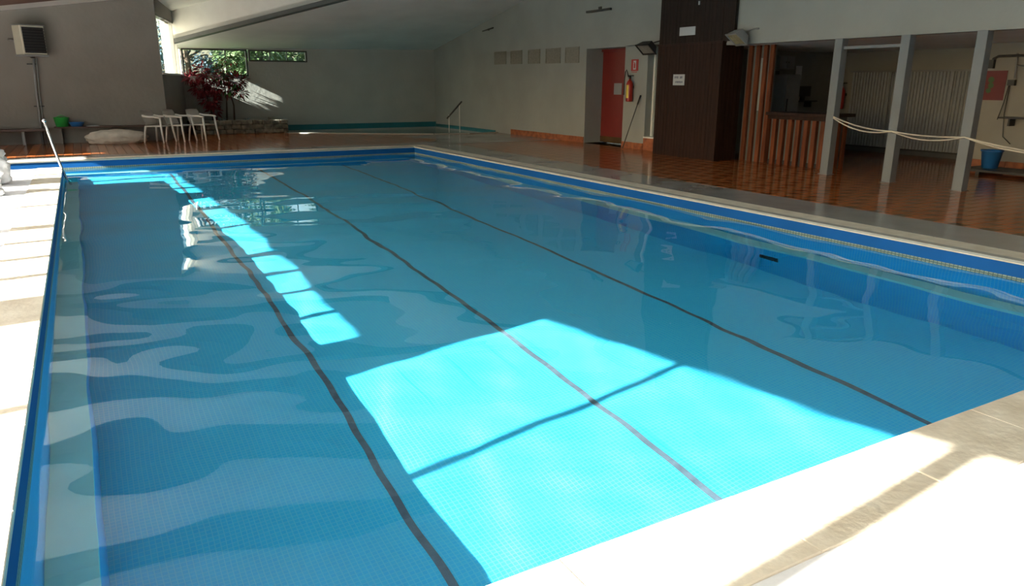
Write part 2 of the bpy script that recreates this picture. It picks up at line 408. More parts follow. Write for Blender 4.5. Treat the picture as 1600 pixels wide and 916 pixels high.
# back wall with two windows: zone X 2.95..11.5
zt = 3.2
wb = wallbox('wall_back', (2.9, YB, -.3), (11.7, YB+.25, 1.70), 'plasterB')
wallbox('wall_back', (2.9, YB, 2.52), (11.7, YB+.25, zt), 'plasterB', wb)
wallbox('wall_back', (6.86, YB, 1.70), (11.7, YB+.25, 2.52), 'plasterB', wb)
wallbox('wall_back', (4.95, YB, 1.70), (6.86, YB+.25, 2.16), 'plasterB', wb)
def window(idx, x0, x1, z0, z1, muls, fw=.045):
    wn = bpy.data.objects.new('window_%d' % idx, None); C.objects.link(wn); wn.location = ((x0+x1)/2, YB+.12, z0); struct(wn)
    bm = bmesh.new(); y0, y1 = YB-.02, YB+.09
    bx(bm, (x0, y0, z0), (x1, y1, z0+fw)); bx(bm, (x0, y0, z1-fw), (x1, y1, z1)); bx(bm, (x0, y0, z0+fw), (x0+fw, y1, z1-fw)); bx(bm, (x1-fw, y0, z0+fw), (x1, y1, z1-fw))
    meshobj('window_frame', bm, 'winframe', wn)
    xs = [x0+fw]+[x for x in muls]+[x1-fw]
    for x in muls: box('mullion', (x-.012, y0+.02, z0+fw), (x+.012, y1-.02, z1-fw), 'winframe', wn)
    for a, b in zip(xs, xs[1:]): box('pane', (a+.013, YB+.03, z0+fw), (b-.013, YB+.036, z1-fw), 'glass', wn)
    return wn
window(1, 2.98, 4.93, 1.70, 2.52, (4.27,))
window(2, 4.98, 6.86, 2.16, 2.52, (5.65, 6.2))
# slanting return with tall corner window
RA, RB = Vector((2.03, YA)), Vector((2.95, YB)); RD = (RB-RA).normalized(); RN = Vector((-RD.y, RD.x))
wr = struct(prism('wall_left_return', [tuple(RA), tuple(RB), tuple(RB+RN*.2), tuple(RA+RN*.2)], -.3, 1.70, 'plasterA'))
prism('wall_left_return', [tuple(RA), tuple(RB), tuple(RB+RN*.2), tuple(RA+RN*.2)], lambda x, y: 3.22, lambda x, y: zA(x, y)+.02, 'plasterA', wr)
wn = bpy.data.objects.new('window_3', None); C.objects.link(wn); wn.location = (2.4, 23.7, 1.7); struct(wn)
Lr = (RB-RA).length
def along(s, t=0): v = RA+RD*s+RN*t; return (v.x, v.y)
def rbox(name, s0, s1, t0, t1, z0, z1, m): return prism(name, [along(s0, t0), along(s1, t0), along(s1, t1), along(s0, t1)], z0, z1, m, wn)
rbox('window_sill', 0, Lr, -.03, .2, 1.70, 1.745, 'white')
rbox('window_head', 0, Lr, 0, .15, 3.17, 3.22, 'winframe')
for s in (0.0, 1.35, 2.7, 3.35, Lr-.07): rbox('mullion', s, s+.07, 0, .1, 1.745, 3.17, 'white')
for a, b in ((.07, 1.35), (1.42, 2.7), (2.77, 3.35), (3.42, Lr-.07)): rbox('pane', a, b, .04, .046, 1.745, 3.17, 'glass')
cm = bpy.data.materials.new('sheer_curtain'); cm.use_nodes = True; nt = cm.node_tree; nt.nodes.clear()
o_ = node(nt, 'ShaderNodeOutputMaterial'); mx = node(nt, 'ShaderNodeMixShader'); d_ = node(nt, 'ShaderNodeBsdfDiffuse'); t_ = node(nt, 'ShaderNodeBsdfTranslucent')
d_.inputs[0].default_value = (.75, .72, .66, 1); t_.inputs[0].default_value = (.70, .62, .52, 1); mx.inputs[0].default_value = .35
nt.links.new(d_.outputs[0], mx.inputs[1]); nt.links.new(t_.outputs[0], mx.inputs[2]); nt.links.new(mx.outputs[0], o_.inputs[0]); M['sheer'] = cm
cu = thing('window_curtain', 'sunlit pale curtain inside the tall slanting corner window', 'curtain', (2.7, 24.9, 1.76))
bm = bmesh.new(); pr = None
for k in range(61):
    s_ = 1.45+1.93*k/60; c = along(s_, .12+.018*math.sin(k*1.25))
    v = [bm.verts.new((*c, z)) for z in (1.76, 3.14)]
    if pr: bm.faces.new((pr[0], v[0], v[1], pr[1]))
    pr = v
meshobj('curtain_sheet', bm, 'sheer', cu, smooth=True)
prism('curtain_rail', [along(1.4, .10), along(3.42, .10), along(3.42, .14), along(1.4, .14)], 3.14, 3.165, 'white', cu)
# wall A at the left, window-less
wa = struct(prism('wall_left', [(XL, YA), (2.03, YA), (2.03, YA+.25), (XL, YA+.25)], -.3, lambda x, y: zA(x, y)+.02, 'plasterA'))
# glazed side wall X = XL : pillars, mullions and stepped heads
def seg(y0, y1, z0, z1, m='plaster', x0=XL-.25, x1=XL): return (x0, y0, z0), (x1, y1, z1)
wg = wallbox('wall_glazed_side', (XL-.25, 17.45, -.3), (XL, 17.92, 2.9), 'plaster')
wallbox('wall_glazed_side', (XL-.25, 18.22, -.3), (XL, YA+.25, 2.9), 'plaster', wg)
wallbox('wall_glazed_side', (XL-.25, 17.92, 2.72), (XL, 18.22, 3.1), 'plaster', wg)
wallbox('wall_glazed_side', (XL-.25, 4.95, -.3), (XL, 5.62, 4.3), 'plaster', wg)
wallbox('wall_glazed_side', (XL-.25, 5.62, 2.54), (XL, 17.45, 4.3), 'plaster', wg)
prism('wall_glazed_side', [(XL, -5), (XL, 4.95), (XL-.1, 4.95), (XL-.1, -5)], lambda x, y: 4.06-.147*y-(.0 if y < 0 else .0), 5.0, 'plaster', wg)
wallbox('wall_glazed_side', (XL-.25, -5.25, -.3), (XL, -1.6, 5.0), 'plaster', wg)
wg2 = bpy.data.objects.new('window_4', None); C.objects.link(wg2); wg2.location = (XL, 8, 0); struct(wg2)
for y, ww in ((3.43, .08), (6.34, .10), (7.09, .10), (7.89, .09), (8.74, .24), (10.4, .10), (11.95, .26), (14.1, .13), (15.8, .10)):
    box('mullion', (XL-.12, y-ww/2, 0), (XL-.02, y+ww/2, 2.54 if y > 5 else 3.6), 'greymetal', wg2)
box('mullion', (XL-.12, .50, 0), (XL-.02, .62, 4.0), 'greymetal', wg2)
box('window_sill', (XL-.15, -1.6, -.02), (XL, 4.95, .03), 'greymetal', wg2); box('window_sill', (XL-.15, 5.62, -.02), (XL, 17.45, .03), 'greymetal', wg2)
# wall behind the camera
struct(box('wall_near', (XL-.25, -5.25, -.3), (17, -5, 7.5), 'plaster'))
# right wall X=XR from the back corner to the doorway and beyond, up to the roof
DY0, DY1, DZ = 14.70, 16.30, 2.36     # doorway
LY0, LY1 = 13.05, 13.86               # tall side light beside the timber box
wrt = wallbox('wall_right', (XR, DY1, -.3), (XR+.3, YB+.25, 2.36), 'plaster')
prism('wall_right', [(XR, 10.8), (XR+.3, 10.8), (XR+.3, YB), (XR, YB)], lambda x, y: 2.36 if y < 99 else 0, lambda x, y: zA(x, y)+.05, 'plaster', wrt)
wallbox('wall_right', (XR, LY1, -.3), (XR+.3, DY0, 2.38), 'plaster', wrt)
# door reveal
wallbox('wall_right', (XR+.29, DY1, -.3), (XR+.75, DY1+.15, 2.5), 'plaster', wrt)
wallbox('wall_right', (XR+.3, DY0-.2, 2.36), (XR+.9, DY1+.15, 2.5), 'plaster', wrt)
wallbox('wall_right', (XR+.3, DY0-.3, -.3), (XR+.9, DY0, 2.5), 'plaster', wrt)
struct(prism('floor', [(XR, DY0), (XR+1.5, DY0), (XR+1.5, DY1), (XR, DY1)], -.3, .0, 'terra_dark'))
dr = bpy.data.objects.new('door_1', None); C.objects.link(dr); dr.location = (12.0, 15.5, 0); struct(dr)
dl_ = box('door_leaf', (12.02, DY0, .02), (12.07, DY1-.01, 2.30), 'reddoor', dr, bevel=.004)
box('door_frame', (11.98, DY0, 2.30), (12.1, DY1, 2.37), 'reddoor', dr); box('kick_plate', (12.005, DY0, .02), (12.02, DY1-.02, .17), 'terra_dark', dr)
box('door_handle', (11.96, DY0+.12, 1.0), (12.02, DY0+.24, 1.05), 'darkmetal', dl_)
# tall pale side light in a recess
sw = bpy.data.objects.new('window_5', None); C.objects.link(sw); sw.location = (XR+.2, 13.5, 0); struct(sw)
box('pane', (XR+.22, LY0, .30), (XR+.26, LY1, 2.38), 'frosted', sw)
box('window_sill', (XR-.02, LY0-.3, -.01), (XR+.22, LY1, .28), 'skirt', sw); box('sill_cap', (XR-.03, LY0-.3, .28), (XR+.24, LY1, .31), 'white', sw)
box('window_frame', (XR+.18, LY1-.05, .31), (XR+.27, LY1, 2.38), 'white', sw)
# skirting of terracotta tiles
def skirt(x, y0, y1, z=.15, side=-1, name='baseboard_right', par=None, n=None):
    root = struct(box(name, (x-.006, y0, 0), (x, y1, z-.004), 'grout')); n = n or max(1, int((y1-y0)/.3))
    for k in range(n):
        box('tile', (x-.02, y0+(y1-y0)*k/n+.003, 0), (x-.006, y0+(y1-y0)*(k+1)/n-.003, z+random.uniform(-.004, .004)), 'skirt', root)
skirt(XR, DY1+.02, 20.2); skirt(XR, LY1+.02, DY0-.01)
# roof planes
fdir = (Vector((6.283, 20.142))-Vector((2.689, 25.107))).normalized(); F0 = Vector((2.689, 25.107)); FE = F0+fdir*((XR-F0.x)/fdir.x)
struct(prism('ceiling', [(XL-.3, -5.3), (17.2, -5.3), (17.2, 10.0), (FE.x+.3, FE.y), tuple(F0), (2.68, 25.2), (1.95, 22.5), (XL-.3, 22.5)], zA, lambda x, y: zA(x, y)+.25, 'ceiling'))
struct(prism('ceiling', [(2.72, 25.3), tuple(F0), tuple(FE), (XR+.3, FE.y), (XR+.3, 26.15), (2.9, 26.15)], z2, lambda x, y: z2(x, y)+.2, 'ceiling'))
fn = Vector((-fdir.y, fdir.x))
if fn.y < 0: fn = -fn
def fz(x, y): # bottom edge height as function of distance along the fascia
    t = (Vector((x, y))-F0).dot(fdir); return 2.648+.9375/6.129*t
Fs = F0-fdir*.25
struct(prism('trim_4', [tuple(Fs), tuple(FE), tuple(FE+fn*.15), tuple(Fs+fn*.15)], lambda x, y: fz(x, y)+.09, lambda x, y: zA(x, y)+.06, 'white'))
struct(prism('trim_5', [tuple(Fs-fn*.02), tuple(FE-fn*.02), tuple(FE+fn*.2), tuple(Fs+fn*.2)], lambda x, y: fz(x, y)-.02, lambda x, y: fz(x, y)+.09, 'beamtrim'))
for k, y in enumerate((19.2, 16.7, 14.2, 11.7, 9.2, 6.7, 4.2)):  # unseen dark beams, added to put dark bands into the water's reflection
    struct(prism('trim_6', [(XL, y), (AX-.02, y), (AX-.02, y+.75), (XL, y+.75)], lambda x, y: zA(x, y)-.26, lambda x, y: zA(x, y)+.01, 'bench'))
# upper wall above the alcove

wu = struct(prism('wall_right_upper', [(AX, -5), (AX+.22, -5), (AX+.22, 11.1), (AX, 11.1)], 2.24, lambda x, y: zA(x, y)+.02, 'plaster'))
# alcove
struct(box('ceiling', (AX+.22, -5, 2.24), (17.2, 12.4, 2.4), 'ceiling'))
struct(box('wall_alcove_back', (16.0, 7.9, -.3), (16.2, 12.4, 2.24), 'alcove'))
struct(box('wall_alcove_return', (14.75, 7.9, -.3), (16.0, 8.0, 2.24), 'alcove'))
struct(box('wall_alcove_side', (14.62, -5, -.3), (14.78, 8.0, 2.24), 'alcove'))
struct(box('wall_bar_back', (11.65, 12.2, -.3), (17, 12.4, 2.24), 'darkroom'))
skirt(14.62, 3.0, 7.98, .16)
struct(box('baseboard_back', (15.93, 8.0, 0), (16.0, 11.9, .1), 'beamtrim'))

# ------------------------------------------------------------------ timber box (column casing)
tb = thing('timber_casing', 'tall dark brown plank clad pillar right of the red door', 'pillar', (11.35, 12.1, 0))
BX0, BX1, BY0, BY1 = 11.05, 11.64, 11.1, 13.0
box('core', (BX0+.03, BY0+.03, 0), (BX1, BY1, 2.29), 'black', tb); box('upper_core', (BX0+.03, BY0-.25, 2.31), (BX1, BY1-.03, 4.88), 'black', tb)
n = 19
for k in range(n):
    a = BY0+(BY1-BY0)*k/n
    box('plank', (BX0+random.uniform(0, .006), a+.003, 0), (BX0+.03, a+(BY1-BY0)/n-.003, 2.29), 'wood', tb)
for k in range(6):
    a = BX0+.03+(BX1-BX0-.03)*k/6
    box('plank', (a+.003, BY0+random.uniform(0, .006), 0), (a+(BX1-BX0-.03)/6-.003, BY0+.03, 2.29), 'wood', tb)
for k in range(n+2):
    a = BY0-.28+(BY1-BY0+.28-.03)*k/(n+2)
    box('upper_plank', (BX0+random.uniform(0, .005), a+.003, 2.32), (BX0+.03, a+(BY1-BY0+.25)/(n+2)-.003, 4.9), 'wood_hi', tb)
box('seam_moulding', (BX0-.008, BY0-.01, 2.288), (BX1, BY1, 2.318), 'wood', tb)

# plate and paper sign on it
s = thing('white_plate', 'blank white plate high on the dark pillar', 'sign', (BX0, 12.1, 2.46)); 
box('plate', (BX0-.02, 11.87, 2.465), (BX0-.004, 12.33, 2.63), 'paper', s, bevel=.003)
box('hook', (BX0-.02, 11.80, 3.03), (BX0-.002, 11.83, 3.10), 'paper', s)
s = thing('paper_sign', 'white paper notice with two lines of print on the dark pillar', 'sign', (BX0, 12.3, 1.48))
box('sheet', (BX0-.008, 12.10, 1.48), (BX0-.003, 12.45, 1.70), 'paper', s)

def strokes(x, y0, y1, z, h, m, parent, seed):
    # a line of print too small to read
    rr = random.Random(seed); bm = bmesh.new(); y = y1
    while y-.02 > y0:
        w_ = rr.uniform(.008, .014); bx(bm, (x-.0012, y-w_, z-h/2*rr.uniform(.7, 1)), (x, y, z+h/2*rr.uniform(.7, 1))); y -= w_+rr.uniform(.006, .012)
    meshobj('line_of_print', bm, m, parent)['kind'] = 'stuff'
strokes(BX0-.008, 12.27, 12.41, 1.64, .05, 'ink', s, 1); strokes(BX0-.008, 12.14, 12.24, 1.64, .05, 'ink', s, 2); strokes(BX0-.008, 12.15, 12.38, 1.545, .045, 'ink', s, 3)

# ------------------------------------------------------------------ slatted panel and bar counter
sp = thing('slatted_panel', 'full height orange brown slatted panel between the dark pillar and the bar', 'panel', (11.75, 10.8, 0))
box('backing', (11.76, 10.42, 0), (11.82, 11.1, 2.24), 'slatback', sp)
for y in (10.98, 10.79, 10.60, 10.44):
    box('slat', (11.70, y-.045, 0), (11.76, y+.045, 2.24), 'slat', sp, bevel=.004)
box('frosted_strip', (11.752, 10.64, 1.0), (11.758, 10.74, 2.0), 'frosted', sp)
bc = thing('bar_counter', 'wooden bar counter with slatted front, left of the grey posts', 'bar counter', (12.0, 9.7, 0))
box('counter_body', (11.82, 9.10, 0), (12.35, 10.40, .93), 'slatback', bc)
box('counter_top', (11.66, 9.0, .93), (12.45, 10.42, .99), 'wood', bc, bevel=.006); box('apron', (11.72, 9.04, .86), (11.82, 10.40, .93), 'wood', bc)
ysl = [9.10+k*.185 for k in range(8)]
for y in ysl: box('slat', (11.74, y-.002, .0), (11.82, y+.085, .86), 'slat', bc, bevel=.004)
box('dark_panel', (11.79, 9.56, 0), (11.81, 9.64, .86), 'black', bc); box('toe_board', (11.8, 9.1, 0), (11.83, 10.4, .08), 'black', bc)
for k in range(3): box('slat', (11.9+k*.18, 9.06, 0), (11.98+k*.18, 9.10, .86), 'slat', bc)

# things behind the bar
struct(box('door_2', (13.32, 12.15, 0), (13.92, 12.2, 1.80), 'black'))
t = thing('wall_cabinet', 'pale wall cabinet above the dark doorway behind the bar', 'cabinet', (13.8, 12.0, 1.85))
box('carcass', (13.60, 11.92, 1.84), (14.12, 12.195, 2.12), 'frosted', t)
d_ = box('cabinet_door', (13.62, 11.90, 1.86), (13.85, 11.92, 2.10), 'curtain', t); box('knob', (13.81, 11.885, 1.97), (13.83, 11.90, 1.99), 'darkmetal', d_)
d_ = box('cabinet_door', (13.87, 11.90, 1.86), (14.10, 11.92, 2.10), 'curtain', t); box('knob', (13.89, 11.885, 1.97), (13.91, 11.90, 1.99), 'darkmetal', d_)
t = thing('fridge', 'tall grey fridge standing behind the bar counter', 'fridge', (14.0, 11.85, 0))
box('carcass', (13.55, 11.62, 0), (14.0, 12.1, 1.72), 'curtain', t, bevel=.01); d_ = box('fridge_door', (13.56, 11.60, .5), (13.99, 11.62, 1.70), 'curtain', t); box('handle', (13.6, 11.58, .9), (13.62, 11.60, 1.2), 'darkmetal', d_)
t = thing('monitor', 'small black screen on the wall shelf behind the bar', 'monitor', (14.6, 12.0, 1.2))
box('screen', (14.40, 12.0, 1.24), (14.86, 12.04, 1.47), 'black', t); box('stand', (14.58, 12.0, 1.152), (14.68, 12.06, 1.24), 'black', t)
t = thing('wall_shelf', 'dark shelf carrying the screen behind the bar', 'shelf', (14.6, 12.0, 1.1))
box('shelf_board', (14.25, 11.9, 1.12), (15.0, 12.195, 1.15), 'black', t); box('bracket', (14.3, 12.0, 1.0), (14.33, 12.19, 1.12), 'black', t); box('bracket', (14.9, 12.0, 1.0), (14.93, 12.19, 1.12), 'black', t)
t = thing('wall_notice', 'small pale notice on the wall behind the bar', 'notice', (14.6, 12.18, 1.6)); box('sheet', (14.50, 12.18, 1.62), (14.70, 12.195, 1.92), 'paper', t)

# ------------------------------------------------------------------ grey posts
labs = ['first grey square post from the bar counter', 'middle grey square post of the three, between the ropes', 'rightmost grey square post, beside the red poster']
for (y, lab) in zip((8.52, 7.34, 6.20), labs):
    t = thing('grey_post', lab, 'post', (11.17, y, 0), 'grey posts along the alcove')
    box('shaft', (11.10, y-.075, .004), (11.25, y+.075, 2.24), 'greypost', t, bevel=.004)
    box('base_plate', (11.08, y-.095, 0), (11.27, y+.095, .006), 'greypost', t)
t = thing('cross_rail', 'grey horizontal rail near the top between the first two posts', 'rail', (11.17, 7.9, 2.08)); box('rail', (11.15, 7.415, 2.07), (11.19, 8.445, 2.115), 'greypost', t)
def sag(p, q, s, n=16):
    p, q = Vector(p), Vector(q); return [p.lerp(q, k/n)-Vector((0, 0, 4*s*(k/n)*(1-k/n))) for k in range(n+1)]
PYs = (8.43, 7.34, 6.20, 4.9)
for z0, s, lab in ((.98, (.05, .03, .06), 'upper cream rope strung between the grey posts'), (.96, (.10, .09, .03), 'lower sagging cream rope strung between the grey posts')):
    pts = []
    zz = [z0, .80, .78, .62]
    for k in range(3): pts += sag((11.08, PYs[k], zz[k]), (11.08, PYs[k+1], zz[k+1]), s[k])[(0 if k == 0 else 1):]
    tag(tubeobj('rope', pts, .011, 'rope'), lab, 'rope', 'ropes between the posts')

# ------------------------------------------------------------------ alcove contents
t = thing('corrugated_partition', 'grey ribbed partition filling the back of the alcove', 'partition', (15.95, 10, 0))
bm = bmesh.new(); n = 90
vs = []
for k in range(n+1):
    y = 8.35+(11.7-8.35)*k/n; x = 15.9+(.02 if k % 2 else 0)
    vs.append((bm.verts.new((x, y, .12)), bm.verts.new((x, y, 1.78))))
for a, b in zip(vs, vs[1:]): bm.faces.new((a[0], b[0], b[1], a[1]))
meshobj('ribbed_sheet', bm, 'curtain', t)
box('top_track', (15.86, 8.3, 1.78), (15.95, 11.75, 1.82), 'greymetal', t); box('bottom_track', (15.86, 8.3, .10), (15.95, 11.75, .13), 'darkmetal', t)
for y in (9.3, 10.7): box('jamb_strip', (15.87, y, .13), (15.9, y+.05, 1.78), 'greymetal', t)
def extinguisher(name, lab, x, y, z, facing=-1):
    t = thing(name, lab, 'fire extinguisher', (x, y, z))
    bm = bmesh.new(); prof = [(0, 0), (.075, 0), (.082, .02), (.082, .40), (.06, .46), (.03, .49), (.025, .52), (0, .52)]
    n = 14; rings = [[bm.verts.new((x+r*math.cos(2*pi*k/n), y+r*math.sin(2*pi*k/n), z+h)) for k in range(n)] for r, h in prof]
    for a, b in zip(rings, rings[1:]):
        for k in range(n): bm.faces.new((a[k], a[(k+1) % n], b[(k+1) % n], b[k]))
    bmesh.ops.remove_doubles(bm, verts=bm.verts[:], dist=.0005); bmesh.ops.recalc_face_normals(bm, faces=bm.faces[:])
    cb_ = meshobj('cylinder_body', bm, 'red', t, smooth=True)
    bm = bmesh.new(); r = .0835
    pv = None
    for k in range(6):
        an = pi*.93+k*.17
        c = [bm.verts.new((x+r*math.cos(an), y+r*math.sin(an), z+h)) for h in (.08, .38)]
        if pv: bm.faces.new((pv[0], c[0], c[1], pv[1]))
        pv = c
    meshobj('label_band', bm, 'yellow', cb_)
    box('valve', (x-.02, y-.02, z+.52), (x+.02, y+.02, z+.58), 'darkmetal', t); box('squeeze_handle', (x-.015, y-.12, z+.58), (x+.015, y+.03, z+.60), 'black', t)
    tubeobj('hose', [(x-.03, y+.02, z+.56), (x-.06, y+.03, z+.68), (x-.06, y+.06, z+.72), (x-.06, y+.10, z+.68), (x-.08, y+.10, z+.5), (x-.09, y+.09, z+.15)], .012, 'black', t)
    box('wall_bracket', (x+.05, y-.03, z+.3), (XR if abs(x-XR) < .3 else x+.16, y+.03, z+.36), 'darkmetal', t)
extinguisher('fire_extinguisher', 'red fire extinguisher with yellow label on the white wall by the red door', XR-.10, 14.36, 1.10)
extinguisher('fire_extinguisher', 'dim red fire extinguisher inside the alcove behind the first post', 15.80, 11.88, .95)
# extinguisher sign
t = thing('extinguisher_sign', 'small red and white sign above the extinguisher', 'sign', (XR, 14.32, 1.8))
box('board', (XR-.008, 14.19, 1.80), (XR-.002, 14.45, 2.06), 'redsign', t); box('white_field', (XR-.011, 14.27, 1.83), (XR-.008, 14.37, 2.03), 'paper', t)
bm = bmesh.new(); bx(bm, (XR-.0135, 14.295, 1.86), (XR-.011, 14.345, 1.96)); bx(bm, (XR-.0135, 14.305, 1.96), (XR-.011, 14.335, 1.985)); bx(bm, (XR-.0135, 14.325, 1.985), (XR-.011, 14.36, 1.995)); meshobj('pictogram', bm, 'redsign', t)
strokes(XR-.001, 14.21, 14.43, 1.775, .03, 'redsign', t, 4)
# mop/pole
t = thing('pole', 'thin dark pole leaning on the white wall beside the red door', 'pole', (XR-.3, 14.2, 0)); 
tubeobj('shaft', [(XR-.32, 14.25, .02), (XR-.03, 14.03, 1.23)], .012, 'darkmetal', t); tubeobj('grip', [(XR-.075, 14.065, 1.04), (XR-.025, 14.027, 1.25)], .02, 'black', t)
# notice on the red door
t = thing('door_notice', 'grey paper notice on the red door', 'notice', (12.0, 15.4, 1.2)); box('sheet', (12.008, 15.44, 1.24), (12.016, 15.76, 1.52), 'dimpaper', t)
# vents
vp = [(21.25, 20.50), (20.22, 19.55), (19.20, 18.55), (18.25, 17.50), (17.27, 16.62)]
vl = ['leftmost of the five square wall vents', 'second of the five square wall vents from the left', 'middle one of the five square wall vents', 'fourth of the five square wall vents from the left', 'rightmost wall vent, nearest the red door']
for k, (a, b) in enumerate(vp):
    z1 = 2.45-.004*k; z0 = 2.07-.01*k
    t = thing('wall_vent', vl[k], 'vent', (XR, (a+b)/2, z0), 'square vents on the right wall')
    bm = bmesh.new(); f = .025
    bx(bm, (XR-.02, b, z0), (XR-.002, a, z0+f)); bx(bm, (XR-.02, b, z1-f), (XR-.002, a, z1)); bx(bm, (XR-.02, b, z0+f), (XR-.002, b+f, z1-f)); bx(bm, (XR-.02, a-f, z0+f), (XR-.002, a, z1-f)); meshobj('vent_frame', bm, 'grille', t)
    box('vent_backing', (XR-.006, b+f, z0+f), (XR-.002, a-f, z1-f), 'grille', t)
    for q in range(7):
        zz = z0+f+(z1-z0-2*f)*(q+.5)/7
        box('louvre', (XR-.016, b+f, zz-.012), (XR-.007, a-f, zz+.004), 'grille', t)
t = thing('ceiling_light_bracket', 'dark oblong fitting high on the right wall above the vents', 'bracket', (XR, 16.2, 3.3))
box('plate', (XR-.06, 15.3, 3.22), (XR-.002, 16.3, 3.27), 'darkmetal', t); box('clip', (XR-.04, 15.7, 3.27), (XR-.002, 15.8, 3.33), 'darkmetal', t)
t = thing('wall_conduit', 'short dark conduit on the right wall under the sloping roof', 'conduit', (XR, 21.6, 3.1)); tubeobj('pipe', [(XR-.03, 22.0, 3.1), (XR-.03, 21.3, 3.16)], .02, 'darkmetal', t); box('clip', (XR-.02, 21.6, 3.1), (XR-.001, 21.66, 3.16), 'darkmetal', t)
# floodlights
def flood(lab, loc, yaw, tilt, m, lensm, arm):
    t = thing('floodlight', lab, 'floodlight', loc)
    R = Matrix.Translation(loc) @ Matrix.Rotation(yaw, 4, 'Z') @ Matrix.Rotation(tilt, 4, 'Y')
    bm = bmesh.new(); vs = bx(bm, (-.10, -.22, -.15), (.05, .22, .15), 0)
    for v in vs:
        if v.co.x > 0: v.co.y *= .7; v.co.z *= .6
    for v in bm.verts: v.co = R @ v.co
    bmesh.ops.recalc_face_normals(bm, faces=bm.faces[:]); hs = meshobj('housing', bm, m, t)
    bm = bmesh.new(); bx(bm, (-.108, -.19, -.12), (-.10, .19, .12), 0, R); meshobj('lens', bm, lensm, hs)
    bm = bmesh.new()
    for a, b in (((-.12, -.23, -.16), (-.10, .23, -.13)), ((-.12, -.23, .13), (-.10, .23, .16)), ((-.12, -.23, -.13), (-.10, -.20, .13)), ((-.12, .20, -.13), (-.10, .23, .13))): bx(bm, a, b, 0, R)
    meshobj('rim', bm, m, hs)
    tubeobj('bracket', [R @ Vector((0, .24, 0)), Vector(arm)+Vector((-.02, .1, 0)), Vector(arm)], .014, m, t)
flood('black floodlight on the left side of the dark pillar', (11.15, 13.45, 2.32), rad(0), rad(-50), 'black', 'grille', (11.49, 13.2, 2.45))
flood('grey floodlight with yellowish glass on the white wall above the bar', (11.00, 10.62, 2.40), rad(-20), rad(-50), 'greymetal', 'lens', (11.14, 10.3, 2.50))
# poster, pipes and cables on the alcove side wall
WX = 14.62
t = thing('red_poster', 'red poster with a green plant motif on the alcove wall', 'poster', (WX, 7.6, 1.25)); box('sheet', (WX-.012, 7.60, 1.24), (WX-.004, 7.96, 1.76), 'poster', t)
bm = bmesh.new()
for (yy, zz, r) in ((7.86, 1.60, .055), (7.85, 1.50, .05), (7.88, 1.41, .045)):
    c = bmesh.ops.create_circle(bm, cap_ends=True, radius=r, segments=14, matrix=Matrix.Translation((WX-.014, yy, zz)) @ Matrix.Rotation(-pi/2, 4, 'Y'))
meshobj('leaf_motif', bm, 'postergreen', t)
t = thing('wall_pipe', 'dark pipe running along the top of the alcove wall', 'pipe', (WX, 6.5, 2.0)); tubeobj('pipe_run', [(WX-.06, 7.88, 1.84), (WX-.06, 7.86, 1.97), (WX-.06, 7.78, 2.01), (WX-.06, 3.5, 2.03)], .022, 'darkmetal', t)
box('junction_box', (WX-.08, 7.84, 1.80), (WX-.005, 7.96, 1.95), 'darkmetal', t)
t = thing('wall_tap', 'grey valve with hanging cables on the alcove wall', 'valve', (WX, 7.52, 1.6)); tubeobj('feed_pipe', [(WX-.05, 7.47, 2.05), (WX-.05, 7.44, 1.62)], .018, 'greymetal', t); box('valve_body', (WX-.08, 7.42, 1.50), (WX-.01, 7.54, 1.6), 'darkmetal', t)
tubeobj('side_pipe', [(WX-.05, 7.45, 1.85), (WX-.05, 7.32, 1.82), (WX-.05, 7.27, 1.72), (WX-.05, 7.02, 1.70)], .016, 'greymetal', t)
tubeobj('cable', [(WX-.05, 7.52, 1.5), (WX-.04, 7.56, 1.2), (WX-.04, 7.62, .9)], .007, 'black', t); tubeobj('cable', [(WX-.05, 7.50, 1.5), (WX-.04, 7.52, 1.0), (WX-.04, 7.47, .6), (WX-.04, 7.32, .48)], .007, 'black', t)
t = thing('wall_shelf', 'small dark shelf on the alcove wall at the right edge', 'shelf', (WX, 7.22, .9)); box('shelf_board', (WX-.3, 6.82, .93), (WX, 7.47, .96), 'black', t); box('bracket', (WX-.2, 7.32, .8), (WX-.01, 7.35, .93), 'black', t); box('bracket', (WX-.2, 6.92, .8), (WX-.01, 6.95, .93), 'black', t)
t = thing('duckboard', 'low dark duckboard along the alcove wall under the blue bucket', 'duckboard', (14, 6, 0))
for k in range(4): box('board', (13.5+k*.20, 2.5, .05), (13.68+k*.20, 7.6, .085), 'black', t)
for y in (2.8, 4.4, 6.0, 7.2): box('bearer', (13.5, y, .001), (14.28, y+.06, .05), 'black', t)
t = thing('bucket', 'blue plastic bucket standing on the low dark duckboard', 'bucket', (13.92, 7.26, .085))
def lathe(name, prof, m, c, parent, n=20):
    bm = bmesh.new(); rings = [[bm.verts.new((c[0]+r*math.cos(2*pi*k/n), c[1]+r*math.sin(2*pi*k/n), c[2]+h)) for k in range(n)] for r, h in prof]
    for a, b in zip(rings, rings[1:]):
        for k in range(n): bm.faces.new((a[k], a[(k+1) % n], b[(k+1) % n], b[k]))
    bmesh.ops.remove_doubles(bm, verts=bm.verts[:], dist=.0005); bmesh.ops.recalc_face_normals(bm, faces=bm.faces[:])
    return meshobj(name, bm, m, parent, smooth=True)
lathe('pail', [(0, .003), (.125, .003), (.165, .29), (.18, .295), (.18, .32), (.165, .32), (.12, .02), (0, .02)], 'bluepl', (13.92, 7.26, .085), t)
tubeobj('bail_handle', [(13.92, 7.43, .385), (13.84, 7.38, .36), (13.76, 7.26, .35), (13.84, 7.14, .36), (13.92, 7.09, .385)], .004, 'steel', t)
